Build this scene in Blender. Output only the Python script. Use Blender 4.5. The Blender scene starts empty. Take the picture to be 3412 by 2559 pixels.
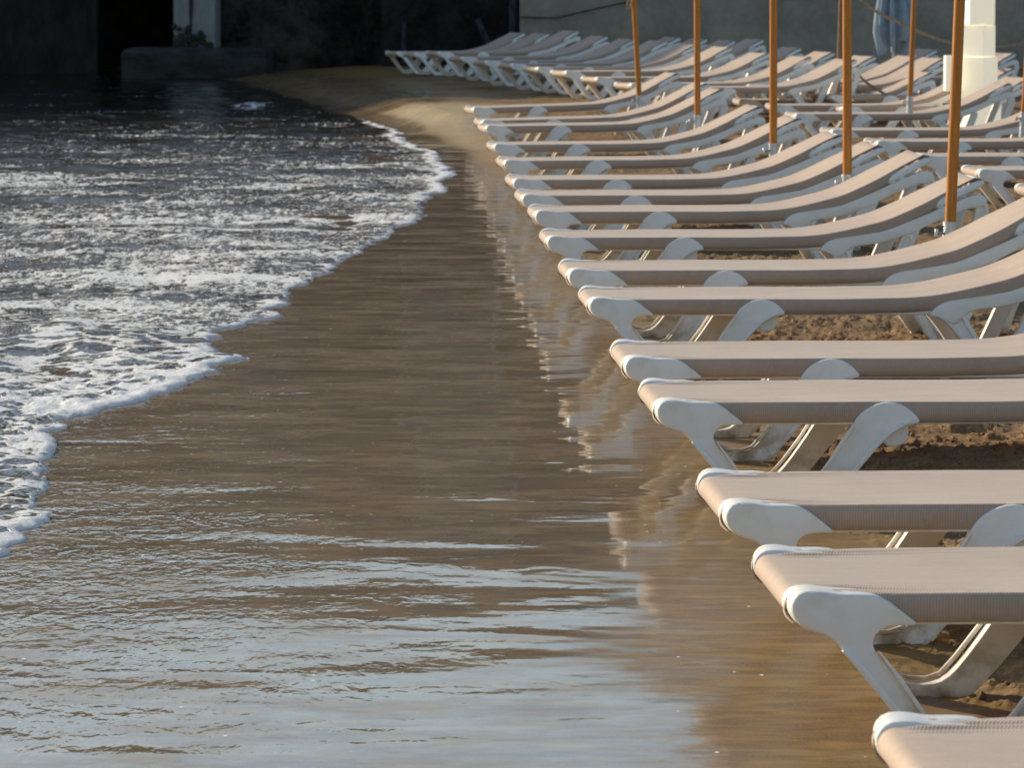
import bpy, bmesh, math, random
import numpy as np
from mathutils import Vector, Matrix
random.seed(7)
rng = np.random.default_rng(11)
sc = bpy.context.scene
COL = sc.collection
R = math.radians

# ------------------------------------------------------------------ camera
F = 14500.0            # focal length in photo pixels (3412 wide)
CAMZ = 1.36
HY = -25.0             # row of the horizon
def ray(x, y, D, ):     # world X and Z of a point seen at (x, y) at distance D
    return ((x-1706.0)*D/F, CAMZ-(y-HY)*D/F)
def gpt(x2, y2, z=0.0):     # ground point from 2212-wide measurement
    x, y = x2*1.5425, y2*1.5425
    D = (CAMZ-z)*F/(y-HY)
    return ((x-1706.0)*D/F, D)

cam = bpy.data.cameras.new("camera")
camo = bpy.data.objects.new("camera", cam); COL.objects.link(camo)
cam.sensor_width = 36.0
cam.lens = 36.0*F/3412.0
camo.location = (0, 0, CAMZ)
pitch = math.atan((1279.5-HY)/F)
camo.rotation_euler = (math.pi/2-pitch, 0, 0)
cam.clip_start = 0.1; cam.clip_end = 2000
cam.dof.use_dof = True
cam.dof.focus_distance = 11.0
cam.dof.aperture_fstop = 20.0
sc.camera = camo

# ------------------------------------------------------------------ light
SUN_EL = 21.0
SD = Vector((0.80, -0.60, 0)).normalized()
SD = Vector((SD.x*math.cos(R(SUN_EL)), SD.y*math.cos(R(SUN_EL)), -math.sin(R(SUN_EL))))
sun = bpy.data.lights.new("sun", 'SUN'); so = bpy.data.objects.new("sun", sun); COL.objects.link(so)
sun.energy = 5.0; sun.angle = R(0.5); sun.color = (1.0, 0.89, 0.68)
so.rotation_euler = SD.to_track_quat('-Z', 'Y').to_euler()
so.location = (-20, 30, 30)
w = bpy.data.worlds.new("World"); sc.world = w; w.use_nodes = True
nt = w.node_tree
bg = nt.nodes['Background']
sky = nt.nodes.new('ShaderNodeTexSky'); sky.sky_type = 'NISHITA'; sky.sun_disc = False
sky.sun_elevation = R(SUN_EL)
sky.sun_rotation = math.atan2(-SD.x, -SD.y)      # clockwise from +Y
sky.air_density = 1.0; sky.dust_density = 1.0; sky.ozone_density = 1.5
tintn = nt.nodes.new('ShaderNodeVectorMath'); tintn.operation = 'MULTIPLY'; tintn.inputs[1].default_value = (1.03, 1.04, 1.02)
nt.links.new(sky.outputs[0], tintn.inputs[0]); nt.links.new(tintn.outputs[0], bg.inputs[0]); bg.inputs[1].default_value = 0.138
sc.view_settings.view_transform = 'Standard'
sc.view_settings.look = 'None'; sc.view_settings.exposure = 0

# ------------------------------------------------------------------ node helpers
class NT:
    def __init__(s, name):
        s.m = bpy.data.materials.new(name); s.m.use_nodes = True
        s.t = s.m.node_tree; s.b = s.t.nodes['Principled BSDF']; s.out = s.t.nodes['Material Output']
    def n(s, typ, ins=None, **kw):
        nd = s.t.nodes.new(typ)
        for k, v in kw.items(): setattr(nd, k, v)
        for k, v in (ins or {}).items(): s.set(nd.inputs[k], v)
        return nd
    def set(s, sock, v):
        if isinstance(v, bpy.types.NodeSocket): s.t.links.new(v, sock)
        else: sock.default_value = v
    def pos(s, scale=(1,1,1), rot=(0,0,0), obj=False):
        if obj: src = s.n('ShaderNodeTexCoord').outputs['Object']
        else: src = s.n('ShaderNodeNewGeometry').outputs['Position']
        return s.n('ShaderNodeMapping', {'Vector': src, 'Scale': scale, 'Rotation': rot}).outputs[0]
    def noise(s, vec, scale, detail=3, rough=.55, dist=0.0):
        return s.n('ShaderNodeTexNoise', {'Vector': vec, 'Scale': scale, 'Detail': detail, 'Roughness': rough, 'Distortion': dist}).outputs['Fac']
    def wave(s, vec, scale, dist=3, detail=2, dscale=1.0, prof='SIN'):
        return s.n('ShaderNodeTexWave', {'Vector': vec, 'Scale': scale, 'Distortion': dist, 'Detail': detail, 'Detail Scale': dscale}, wave_profile=prof).outputs['Fac']
    def math(s, op, a, b=0.0, c=0.0, clamp=False):
        nd = s.n('ShaderNodeMath', {0: a, 1: b, 2: c}, operation=op); nd.use_clamp = clamp
        return nd.outputs[0]
    def ramp(s, f, a, b, lo=0.0, hi=1.0):
        return s.n('ShaderNodeMapRange', {'Value': f, 'From Min': a, 'From Max': b, 'To Min': lo, 'To Max': hi}, interpolation_type='SMOOTHSTEP').outputs[0]
    def mix(s, f, a, b):
        nd = s.n('ShaderNodeMix', data_type='RGBA')
        s.set(nd.inputs[0], f); s.set(nd.inputs[6], a); s.set(nd.inputs[7], b)
        return nd.outputs[2]
    def attr(s, name): return s.n('ShaderNodeAttribute', attribute_name=name).outputs['Fac']
    def bump(s, h, strength=1.0, dist=1.0, normal=None):
        nd = s.n('ShaderNodeBump', {'Height': h, 'Strength': strength, 'Distance': dist})
        if normal is not None: s.set(nd.inputs['Normal'], normal)
        return nd.outputs[0]
    def P(s, **kw):
        for k, v in kw.items(): s.set(s.b.inputs[k.replace('_', ' ')], v)
        return s.m
def c4(r, g, b): return (r, g, b, 1)

# sling fabric
def mat_fabric():
    t = NT('taupe_sling_mesh')
    o = t.pos(obj=True)
    n1 = t.noise(t.pos((2, 3.5, 3), obj=True), 2.0, 3)
    n2 = t.noise(o, 60, 3)
    weave = t.wave(t.pos((1, 1, 1), rot=(0, 0, .32), obj=True), 58, .8, 1, 3)
    weave2 = t.wave(t.pos((1, 1, 1), rot=(0, 0, 1.57), obj=True), 40, .6, 1, 3)
    col = t.mix(t.ramp(n1, .3, .7), c4(.50, .362, .272), c4(.59, .432, .325))
    col = t.mix(t.math('MULTIPLY', t.ramp(n2, .45, .75), .25), col, c4(.72, .57, .44))
    col = t.mix(t.math('MULTIPLY', weave, .26), col, c4(.20, .145, .105))
    stain = t.ramp(t.noise(o, 5, 5, .65), .58, .72)
    col = t.mix(t.math('MULTIPLY', stain, .25), col, c4(.42, .31, .22))
    rnd = t.n('ShaderNodeObjectInfo').outputs['Random']
    col = t.mix(t.math('MULTIPLY', rnd, .30), col, c4(.45, .335, .25))
    dust = t.ramp(t.noise(t.pos((1.2, 1.2, 1)), 2.3, 5, .7), .52, .70)
    col = t.mix(t.math('MULTIPLY', dust, .28), col, c4(.44, .31, .19))
    big = t.math('MULTIPLY', t.noise(t.pos((1.5, 5, 2), obj=True), 1.6, 2), .006)
    h = t.math('ADD', t.math('MULTIPLY', weave, .0003), t.math('MULTIPLY', weave2, .00015))
    h = t.math('ADD', h, big)
    return t.P(Base_Color=col, Roughness=.72, Sheen_Weight=.2, Sheen_Roughness=.35, Normal=t.bump(h))
def mat_plastic():
    t = NT('white_moulded_plastic')
    o = t.pos(obj=True)
    n1 = t.noise(o, 9, 5, .65); n2 = t.noise(o, 70, 4, .7)
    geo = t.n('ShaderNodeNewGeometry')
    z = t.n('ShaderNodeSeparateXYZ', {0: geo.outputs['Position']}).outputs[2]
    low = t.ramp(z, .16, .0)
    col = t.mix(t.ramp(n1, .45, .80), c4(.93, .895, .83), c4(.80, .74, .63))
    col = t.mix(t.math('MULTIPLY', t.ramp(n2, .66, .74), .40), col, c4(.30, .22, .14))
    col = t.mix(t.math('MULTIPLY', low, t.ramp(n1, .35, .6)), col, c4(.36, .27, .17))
    return t.P(Base_Color=col, Roughness=t.ramp(n1, .3, .7, .28, .5), Subsurface_Weight=.0, Normal=t.bump(t.math('MULTIPLY', n2, .0008)))
def mat_wood():
    t = NT('varnished_pine')
    g = t.noise(t.pos((40, 40, 2.5), obj=True), 3, 5, .6)
    sp = t.noise(t.pos((30, 30, 14), obj=True), 4, 3)
    col = t.mix(t.ramp(g, .3, .7), c4(.42, .135, .008), c4(.60, .215, .015))
    col = t.mix(t.math('MULTIPLY', t.ramp(sp, .6, .72), .6), col, c4(.13, .04, .01))
    return t.P(Base_Color=col, Roughness=.42, Normal=t.bump(t.math('MULTIPLY', g, .001)))
def simple(name, col, rough=.8, var=.25, scale=6, metal=0.0, bumpv=.002, stretch=(1,1,1)):
    t = NT(name)
    n = t.noise(t.pos(stretch), scale, 6, .65)
    n2 = t.noise(t.pos(stretch), scale*9, 4, .7)
    f = t.math('ADD', t.math('MULTIPLY', n, .7), t.math('MULTIPLY', n2, .3))
    d = tuple(c*(1-var*2) if c*(1-var*2) > 0 else 0 for c in col)
    l = tuple(min(1, c*(1+var)) for c in col)
    return t.P(Base_Color=t.mix(t.ramp(f, .35, .65), (*d, 1), (*l, 1)), Roughness=rough, Metallic=metal,
               Normal=t.bump(t.math('MULTIPLY', n2, bumpv)))
M = dict(fabric=mat_fabric(), plastic=mat_plastic(), wood=mat_wood())
M['steel'] = simple('galvanised_steel', (.55, .57, .60), .35, .15, 12, 1.0)
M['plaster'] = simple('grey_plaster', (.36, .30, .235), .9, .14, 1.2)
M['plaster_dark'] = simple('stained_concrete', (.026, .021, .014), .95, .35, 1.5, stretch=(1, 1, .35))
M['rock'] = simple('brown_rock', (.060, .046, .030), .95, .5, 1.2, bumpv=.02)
M['black'] = simple('shade_black_masonry', (.022, .018, .012), .95, .6, 2.2)  # near-black colour carries the shade of the undercroft and recess
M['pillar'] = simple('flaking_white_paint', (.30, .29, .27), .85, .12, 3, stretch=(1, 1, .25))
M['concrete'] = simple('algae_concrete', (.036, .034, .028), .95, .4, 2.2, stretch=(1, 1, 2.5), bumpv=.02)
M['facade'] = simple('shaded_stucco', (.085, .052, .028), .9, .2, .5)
M['glass'] = simple('window_glass', (.02, .022, .025), .12, .2, 2)
M['cube'] = simple('white_opal_plastic_glow', (.86, .84, .76), .45, .03, 3)
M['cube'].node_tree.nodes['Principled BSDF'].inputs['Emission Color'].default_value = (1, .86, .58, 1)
M['cube'].node_tree.nodes['Principled BSDF'].inputs['Emission Strength'].default_value = .46  # emission added so the cube faces turned from the sun glow cream
M['rope'] = simple('hemp_rope', (.42, .33, .22), .9, .3, 60)
M['canvas'] = simple('grey_blue_canvas', (.34, .42, .50), .85, .12, 8)
M['timber'] = simple('old_dark_timber', (.035, .035, .045), .9, .4, 8)
M['foam'] = simple('foam_white', (.8, .8, .8), .8, .05, 30)
M['dryweed'] = simple('dark_weed', (.03, .04, .02), .9, .4, 20)
M['postwood'] = simple('weathered_post', (.30, .19, .10), .85, .3, 12, stretch=(1, 1, .1))

# ------------------------------------------------------------------ numpy noise
def vnoise(x, y, seed=0):
    xi = np.floor(x).astype(np.int64); yi = np.floor(y).astype(np.int64)
    fx = x-xi; fy = y-yi
    fx = fx*fx*fx*(fx*(fx*6-15)+10); fy = fy*fy*fy*(fy*(fy*6-15)+10)
    def h(a, b):
        n = (a*374761393 + b*668265263 + seed*974634777) & 0xffffffff
        n = ((n ^ (n >> 13))*1274126177) & 0xffffffff
        n = n ^ (n >> 16)
        return (n & 0xffff)/65535.0
    return (h(xi, yi)*(1-fx)+h(xi+1, yi)*fx)*(1-fy)+(h(xi, yi+1)*(1-fx)+h(xi+1, yi+1)*fx)*fy
def fbm(x, y, octv=4, seed=0, g=.5):
    s = 0; a = 1; tot = 0
    for k in range(octv):
        s = s + a*vnoise(x*2**k+17.3*k, y*2**k-9.1*k, seed+k); tot += a; a *= g
    return s/tot
def sst(a, b, x):
    t = np.clip((x-a)/(b-a), 0, 1); return t*t*(3-2*t)

# ------------------------------------------------------------------ shoreline
shore2 = [(-5200,2000),(-2300,1700),(-900,1480),(-330,1330),(-60,1230),(0,1195),(55,1165),(100,1120),(80,1085),(132,1050),(118,1012),(84,985),(92,950),(190,905),(330,852),(440,812),
          (515,775),(470,752),(496,738),(470,722),(575,690),(620,640),(700,592),(790,530),(890,482),(905,440),(962,400),(974,360),
          (945,325),(880,300),(825,270),(780,256),(725,238),(665,218),(600,199),(540,182),(470,168),(300,154),(0,150),(-300,148)]
SH = [gpt(*p) for p in shore2]
SHA = np.array(SH)
# irregular edge: subdivide the outline and shake it
def fractal(P, it=3, amp=.16):
    P = [np.array(p) for p in P]
    for k in range(it):
        Q = [P[0]]
        for a, b in zip(P[:-1], P[1:]):
            d = b-a; L = np.hypot(*d); nrm = np.array((-d[1], d[0]))
            sc_ = min(L, .5+.02*a[1])/max(L, 1e-6)
            m = (a+b)/2+nrm*rng.uniform(-1, 1)*amp*sc_*.4
            Q += [m, b]
        P = Q
    return np.array(P)
SHF = fractal(SH, 2)
def shore_dist(X, Y):        # signed: + inside the water (left), metres
    shp = X.shape; x = X.ravel(); y = Y.ravel()
    best = np.full(x.shape, 1e9); 
    A = SHF[:-1]; B = SHF[1:]
    cross = np.zeros(x.shape, np.int32)
    for (ax, ay), (bx, by) in zip(A, B):
        dx, dy = bx-ax, by-ay; L = dx*dx+dy*dy+1e-12
        t = np.clip(((x-ax)*dx+(y-ay)*dy)/L, 0, 1)
        d = (x-ax-t*dx)**2+(y-ay-t*dy)**2
        np.minimum(best, d, out=best)
        c = ((ay > y) != (by > y))
        xi = ax+(y-ay)/(dy if abs(dy) > 1e-9 else 1e-9)*dx
        cross += (c & (xi > x)).astype(np.int32)
    inside = (cross % 2 == 1)
    d = np.sqrt(best)
    return np.where(inside, d, -d).reshape(shp)

ROWX = np.array([(6, .54), (8.3, .454), (11.85, .338), (15.7, .232), (19.5, .118), (28, -.108), (40, -.44), (46, -.5), (64, -1.9), (80, -1.9)])
def row_x(y): return np.interp(y, ROWX[:, 0], ROWX[:, 1])
def ground_h(x, y):
    x = np.asarray(x, float); y = np.asarray(y, float)
    rise = sst(39, 46, y)*.17*sst(-4.6, -1.2, x+ (y-46)*.03)
    return rise

def grid_object(name, X, Y, Z, mat, attrs, keep=None):
    nr, nc = X.shape
    co = np.stack([X, Y, Z], -1).reshape(-1, 3).astype(np.float32)
    idx = np.arange(nr*nc).reshape(nr, nc)
    q = np.stack([idx[:-1, :-1], idx[:-1, 1:], idx[1:, 1:], idx[1:, :-1]], -1).reshape(-1, 4)
    if keep is not None:
        k = keep.reshape(-1)[q].any(1); q = q[k]
        used = np.zeros(nr*nc, bool); used[q.ravel()] = True
        remap = np.cumsum(used)-1; co = co[used]; q = remap[q]
    me = bpy.data.meshes.new(name)
    me.vertices.add(len(co)); me.vertices.foreach_set('co', co.ravel())
    me.loops.add(q.size); me.loops.foreach_set('vertex_index', q.ravel().astype(np.int32))
    me.polygons.add(len(q)); me.polygons.foreach_set('loop_start', (np.arange(len(q))*4).astype(np.int32))
    me.polygons.foreach_set('loop_total', np.full(len(q), 4, np.int32))
    me.polygons.foreach_set('use_smooth', np.ones(len(q), bool))
    me.update(calc_edges=True)
    for k_, v in attrs.items():
        a = me.attributes.new(k_, 'FLOAT', 'POINT'); v = v.reshape(-1)
        if keep is not None: v = v[used]
        a.data.foreach_set('value', v.astype(np.float32))
    me.materials.append(mat)
    o = bpy.data.objects.new(name, me); COL.objects.link(o)
    return o

# ------------------------------------------------------------------ wet and dry sand
def mat_sand():
    t = NT('beach_sand')
    p = t.pos()
    wet_shade = t.attr('wet_shade'); film = t.attr('film'); rip = t.attr('rip')
    n1 = t.noise(p, 3.0, 5, .6); n2 = t.noise(p, 90, 3, .7); n3 = t.noise(p, 16, 5, .65)
    st = t.noise(t.pos((2.2, 6, 1), rot=(0, 0, .05)), 3.0, 5, .6, .6)
    dry = t.mix(t.ramp(n3, .3, .7), c4(.15, .080, .030), c4(.30, .175, .070))
    dry = t.mix(t.math('MULTIPLY', t.ramp(n2, .52, .7), .6), dry, c4(.45, .32, .17))
    dry = t.mix(t.ramp(n2, .42, .3), dry, c4(.12, .07, .03))
    damp = t.mix(t.ramp(st, .35, .68), c4(.175, .095, .020), c4(.30, .175, .042))
    damp = t.mix(t.math('MULTIPLY', t.ramp(t.noise(p, 150, 3, .8), .48, .62), .55), damp, c4(.34, .23, .11))
    damp = t.mix(t.math('MULTIPLY', t.ramp(n2, .5, .72), .35), damp, c4(.21, .145, .085))
    dry = t.mix(t.attr('pale'), dry, t.mix(t.ramp(n3, .3, .7), c4(.36, .265, .155), c4(.50, .385, .24)))
    col = t.mix(wet_shade, dry, damp)
    rough = t.math('ADD', t.math('MULTIPLY', t.math('SUBTRACT', 1.0, wet_shade), .35), .50)
    gr = t.math('ADD', t.math('MULTIPLY', n2, .0022), t.math('MULTIPLY', n3, .012))
    gr = t.math('MULTIPLY', gr, t.math('SUBTRACT', 1.02, wet_shade))
    gr = t.math('ADD', gr, t.math('MULTIPLY', t.noise(p, 220, 2), .0004))
    nb = t.bump(gr)
    bub = t.n('ShaderNodeTexVoronoi', {'Vector': t.pos((1, .55, 1)), 'Scale': 38.0}, feature='F1')
    bsel = t.math('GREATER_THAN', t.n('ShaderNodeSeparateColor', {0: bub.outputs['Color']}).outputs[0], t.math('SUBTRACT', 1.0, t.attr('bubble')))
    bm_ = t.math('MULTIPLY', t.ramp(bub.outputs['Distance'], .20, .12), bsel)
    col = t.mix(bm_, col, c4(.85, .83, .80))
    # running ripples in the water film
    r1 = t.noise(t.pos((1.1, .55, 1), rot=(0, 0, .55)), 13, 3, .5, .9)
    r2 = t.noise(t.pos((1.1, .45, 1), rot=(0, 0, -.6)), 22, 2, .5, .8)
    r3 = t.noise(t.pos((.7, .9, 1)), 6, 2, .5)
    r4 = t.noise(t.pos((.8, .8, 1), rot=(0, 0, .6)), 60, 3, .6)
    h = t.math('ADD', t.math('MULTIPLY', r1, .0016), t.math('MULTIPLY', r2, .0008))
    h = t.math('ADD', h, t.math('MULTIPLY', r4, .00012))
    h = t.math('MULTIPLY', h, rip)
    fine = t.attr('fine')
    r6 = t.noise(t.pos((1.0, .5, 1), rot=(0, 0, .75)), 20, 2, .5, .9)
    r7 = t.noise(t.pos((1.0, .5, 1), rot=(0, 0, -.8)), 30, 2, .5, .6)
    h = t.math('ADD', h, t.math('MULTIPLY', t.math('ADD', t.math('MULTIPLY', r6, .0022), t.math('MULTIPLY', r7, .0012)), fine))
    h = t.math('ADD', h, t.math('MULTIPLY', r3, .0013))
    r5 = t.noise(t.pos((.6, 1, 1), rot=(0, 0, .15)), 1.5, 2, .5, .5)
    h = t.math('ADD', h, t.math('MULTIPLY', r5, .0110))
    cn = t.bump(h)
    gap = t.ramp(t.noise(t.pos((.7, 1.1, 1), rot=(0, 0, .2)), 3.2, 6, .72), .38, .60)
    film0 = film
    fn = t.noise(t.pos((.8, 1.3, 1), rot=(0, 0, .1)), 7, 7, .75)
    fe = t.ramp(t.math('ADD', film, t.math('MULTIPLY', t.math('SUBTRACT', fn, .5), 1.3)), .25, .62)
    fe = t.math('MULTIPLY', fe, t.ramp(film, .0, .12))
    film = t.math('MAXIMUM', fe, t.math('MULTIPLY', film, .6))
    cw = t.math('MULTIPLY', film, t.math('ADD', t.math('MULTIPLY', gap, .35), .65))
    crough = t.math('ADD', .03, t.math('MULTIPLY', t.math('SUBTRACT', 1.0, film0), .12))
    return t.P(Base_Color=col, Roughness=rough, Normal=nb, Coat_Weight=cw, Coat_Roughness=crough, Coat_IOR=1.62,
               Coat_Normal=cn, Specular_IOR_Level=.3)
nr, nc = 1250, 760
Dr = 4.6*(82/4.6)**(np.linspace(0, 1, nr))
u = np.linspace(-1, 1, nc)
uu = np.sign(u)*(np.abs(u)*.62+np.abs(u)**4*.38)
X = uu[None, :]*(Dr[:, None]*.235+1.6)+Dr[:, None]*.02
Y = np.repeat(Dr[:, None], nc, 1)
sd = shore_dist(X, Y)
dxr = X-row_x(Y)
edge_n = (fbm(X*1.6, Y*.8, 4, 3)-.5)
dryness = sst(.30, .62, dxr+edge_n*.5)
farbeach = sst(40, 44, Y)*sst(-.2, .4, -sd)*(1-dryness)
lumps = fbm(X*20, Y*16, 5, 21, .75); lumps2 = fbm(X*2.2, Y*2.2, 3, 31)
holes = sst(.60, .80, fbm(X*3.1, Y*3.1, 2, 41))
fade = np.clip(22/Y, .25, 1)
Z = ground_h(X, Y)*sst(-.1, .7, -sd)
Z = Z+dryness*(((lumps-.5)*.024+sst(.58, .70, lumps)*.009)*fade+(lumps2-.5)*.05-holes*.028)
Z = Z+farbeach*(fbm(X*2, Y*1.0, 4, 51)-.5)*.05
Z = Z-sst(0, 2.5, sd)*.05
wet_shade = 1-dryness
wet_shade = np.minimum(wet_shade, 1-.85*np.maximum(farbeach*sst(49, 46, Y), sst(27, 34, Y)*sst(.2, .6, -sd)))
wet_shade = np.clip(wet_shade+.7*sst(46, 50, Y), 0, 1)  # sand in the building's shade also darkened here through the damp colour
# the mirror-like film thins out toward the loungers
film = (1-sst(-.28, .62, dxr+edge_n*.35))
film = film*(1-.95*farbeach)*(1-.92*sst(27, 33, Y)*sst(.38, .56, fbm(X*.9, Y*.55, 3, 57)+.10*sst(30, 40, Y))*sst(.1, .5, -sd))
film = film*(1-.60*sst(-.42, -.04, dxr+edge_n*.45)*sst(12.5, 9.5, Y))
film = np.maximum(film, .9*sst(-.45, -.05, sd))*(1-dryness)
film = np.maximum(film, .55*sst(46.5, 48, Y)*sst(2.6, .8, -sd))
rip = .10+.9*sst(13.5, 9.0, Y)*sst(.35, -1.0, X-row_x(Y)*.0)+.45*sst(-.5, 0, sd)*sst(18, 14, Y)
rip = np.clip(rip, 0, 1)
fine = sst(-1.15, -.25, sd)*sst(22, 15, Y)*(.35+1.1*fbm(X*2.2, Y*1.1, 3, 111))*(sd < .3)+.6*sst(-.25, -1.0, X)*sst(11.5, 9.5, Y)*sst(.35, .62, fbm(X*2.5, Y*1.2, 3, 131))
bubble = .10*sst(-.9, -.05, sd)*sst(25, 14, Y)*sst(.4, .6, fbm(X*2, Y, 3, 121))+.03*sst(1.0, .3, dxr)*sst(26, 20, Y)
sand = grid_object('sand_beach', X, Y, Z, mat_sand(), dict(wet_shade=wet_shade, film=film, rip=rip, fine=fine, bubble=bubble, pale=sst(28, 36, Y)*sst(49, 46, Y)*sst(.55, .0, dxr)))  # pale: sunlit strip of the far beach, its brightness put into the colour
sand['kind'] = 'structure'
def gz(x, y): return float(ground_h(x, y))

# ------------------------------------------------------------------ sea water with foam
def mat_water():
    t = NT('shallow_sea_water')
    p = t.pos()
    foam = t.attr('foam'); far = t.attr('far')
    warp = t.n('ShaderNodeTexNoise', {'Vector': p, 'Scale': 5.0, 'Detail': 3}).outputs['Color']
    wv = t.n('ShaderNodeVectorMath', {0: warp, 1: (.5, .5, .5)}, operation='SUBTRACT').outputs[0]
    wv = t.n('ShaderNodeVectorMath', {0: wv, 'Scale': .35}, operation='SCALE').outputs[0]
    pv = t.n('ShaderNodeVectorMath', {0: t.pos((1, .6, 1), rot=(0, 0, -.25)), 1: wv}, operation='ADD').outputs[0]
    vor = t.n('ShaderNodeTexVoronoi', {'Vector': pv, 'Scale': 4.6}, feature='DISTANCE_TO_EDGE').outputs['Distance']
    vor2 = t.n('ShaderNodeTexVoronoi', {'Vector': pv, 'Scale': 12.0}, feature='DISTANCE_TO_EDGE').outputs['Distance']
    lace = t.math('SUBTRACT', 1.0, t.ramp(vor, .0, .26))
    lace2 = t.math('SUBTRACT', 1.0, t.ramp(vor2, .0, .22))
    nz = t.noise(t.pos((1, .7, 1)), 9, 6, .7)
    v = t.math('ADD', t.math('MULTIPLY', lace, .50), t.math('MULTIPLY', lace2, .22))
    v = t.math('ADD', v, t.math('MULTIPLY', nz, .55))
    v = t.math('ADD', v, t.math('MULTIPLY', foam, 1.15))
    fm = t.ramp(v, 1.10, 1.26)
    fl1 = t.noise(t.pos((1, .30, 1)), 48, 4, .75)
    fl2 = t.noise(t.pos((1, .25, 1)), 15, 4, .7)
    band = t.noise(t.pos((.5, .8, 1), rot=(0, 0, .2)), 1.1, 3, .6)
    fk = t.math('ADD', t.math('MULTIPLY', fl1, .55), t.math('MULTIPLY', fl2, .45))
    fk = t.math('ADD', fk, t.math('MULTIPLY', t.math('SUBTRACT', band, .5), .50))
    fk = t.math('ADD', fk, t.math('MULTIPLY', t.attr('painted_glint'), .150))
    fm = t.math('MAXIMUM', fm, t.ramp(fk, .660, .71))  # water glitter painted as white spots, merged into the foam mask
    # ripples
    a = t.noise(t.pos((.8, .55, 1), rot=(0, 0, .15)), 7.0, 4, .62, .7)
    b = t.noise(t.pos((.7, .6, 1), rot=(0, 0, -.2)), 26, 3, .6, .5)
    c = t.noise(t.pos((.45, .5, 1)), 2.2, 2, .5)
    h = t.math('ADD', t.math('MULTIPLY', a, .030), t.math('MULTIPLY', b, .0065))
    h = t.math('ADD', h, t.math('MULTIPLY', c, .05))
    h = t.math('MULTIPLY', h, t.attr('chop'))
    fh = t.math('MULTIPLY', fm, t.math('ADD', .008, t.math('MULTIPLY', t.noise(p, 45, 4, .7), .022)))
    nrm = t.bump(t.math('ADD', h, fh))
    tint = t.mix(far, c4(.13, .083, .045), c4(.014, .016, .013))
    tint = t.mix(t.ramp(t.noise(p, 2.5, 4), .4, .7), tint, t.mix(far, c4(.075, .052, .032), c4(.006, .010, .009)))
    fcol = t.mix(t.ramp(t.noise(p, 22, 4, .65), .45, .75), c4(.96, .95, .94), c4(.74, .66, .56))
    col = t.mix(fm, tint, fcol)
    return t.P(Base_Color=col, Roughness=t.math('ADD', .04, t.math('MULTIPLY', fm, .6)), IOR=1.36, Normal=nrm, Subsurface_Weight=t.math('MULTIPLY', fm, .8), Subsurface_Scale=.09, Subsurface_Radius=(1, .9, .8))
nr, nc = 1150, 620
Dr = 7.5*(90/7.5)**(np.linspace(0, 1, nr))
u = np.linspace(0, 1, nc)
X = (-(Dr[:, None]*.19+2.5)+(Dr[:, None]*.19+2.5+.35)*(u[None, :]**.72))
Y = np.repeat(Dr[:, None], nc, 1)
sd = shore_dist(X, Y)
sdn = sd+(fbm(X*7, Y*5, 4, 61)-.5)*.14+(np.abs(fbm(X*5, Y*3, 2, 67)-.5))*.10-.02+(fbm(X*2, Y*1.3, 2, 63)-.5)*.08
nearz = sst(24, 14, Y)
lip = np.exp(-((sdn-.045)/.045)**2)
Z = np.where(sdn > 0, .003+.006*sst(0, .05, sdn), -.03-.05*np.clip(-sdn*6, 0, 1))
Z = Z+lip*(.001+.008*nearz*fbm(X*2, Y*1.2, 2, 75))*(.4+1.2*fbm(X*13, Y*9, 4, 71))*(sdn > -.005)
wv = (fbm(X*3.2+Y*.4, Y*1.7, 3, 81)-.5)*.045+(fbm(X*1.0, Y*.9, 2, 91)-.5)*.05
foamz = np.exp(-((Y-13.6)/2.9)**2)          # churned band of the breaking wavelet
foamz = np.maximum(foamz, .75*sst(13, 10.5, Y))
lump = np.abs(fbm(X*9, Y*6, 4, 95, .6)-.5)*.055*foamz*sst(0, .15, sdn)*sst(1.2, .3, sdn)
Z = Z+wv*sst(.0, .5, sdn)+lump
# rows further out: low swell ridges running along the shore
foam = .95*np.exp(-np.clip(sdn, 0, 9)/(.012+.075*(.25+nearz)*sst(.40, .75, fbm(X*2.6, Y*1.4, 3, 141))))+foamz*.42*sst(2.6, .2, sdn-.35*fbm(X*2, Y, 2, 97))
foam = foam+.20*sst(38, 24, Y)*sst(13, 17, Y)*sst(3.2, .5, sdn)  # thin foam that also stands in for sparkle on the water
foam = foam+.30*np.exp(-((sdn-.55-.25*fbm(X*1.5, Y*.8, 3, 101))/.07)**2)*nearz
foam = foam+.9*np.exp(-((sdn-.05)/.06)**2)*sst(27, 32, Y)*sst(48, 44, Y)
foam = np.where(Y > 47, foam*.35, foam)
foam = foam+.5*np.exp(-((X+3.1)/.25)**2-((Y-52)/1.2)**2)
far = sst(26, 50, Y)
painted_glint = .95*sst(15.5, 18.5, Y)*sst(60, 24, Y)*sst(9, .3, sdn)+.15
painted_glint = np.where(Y > 50, .10, painted_glint)
chop = .55+.45*sst(12, 20, Y)-.45*sst(32, 50, Y)
water = grid_object('sea_water', X, Y, Z, mat_water(), dict(foam=foam, far=far, chop=chop, painted_glint=painted_glint), keep=(sdn > -.05))
water['kind'] = 'structure'
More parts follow.
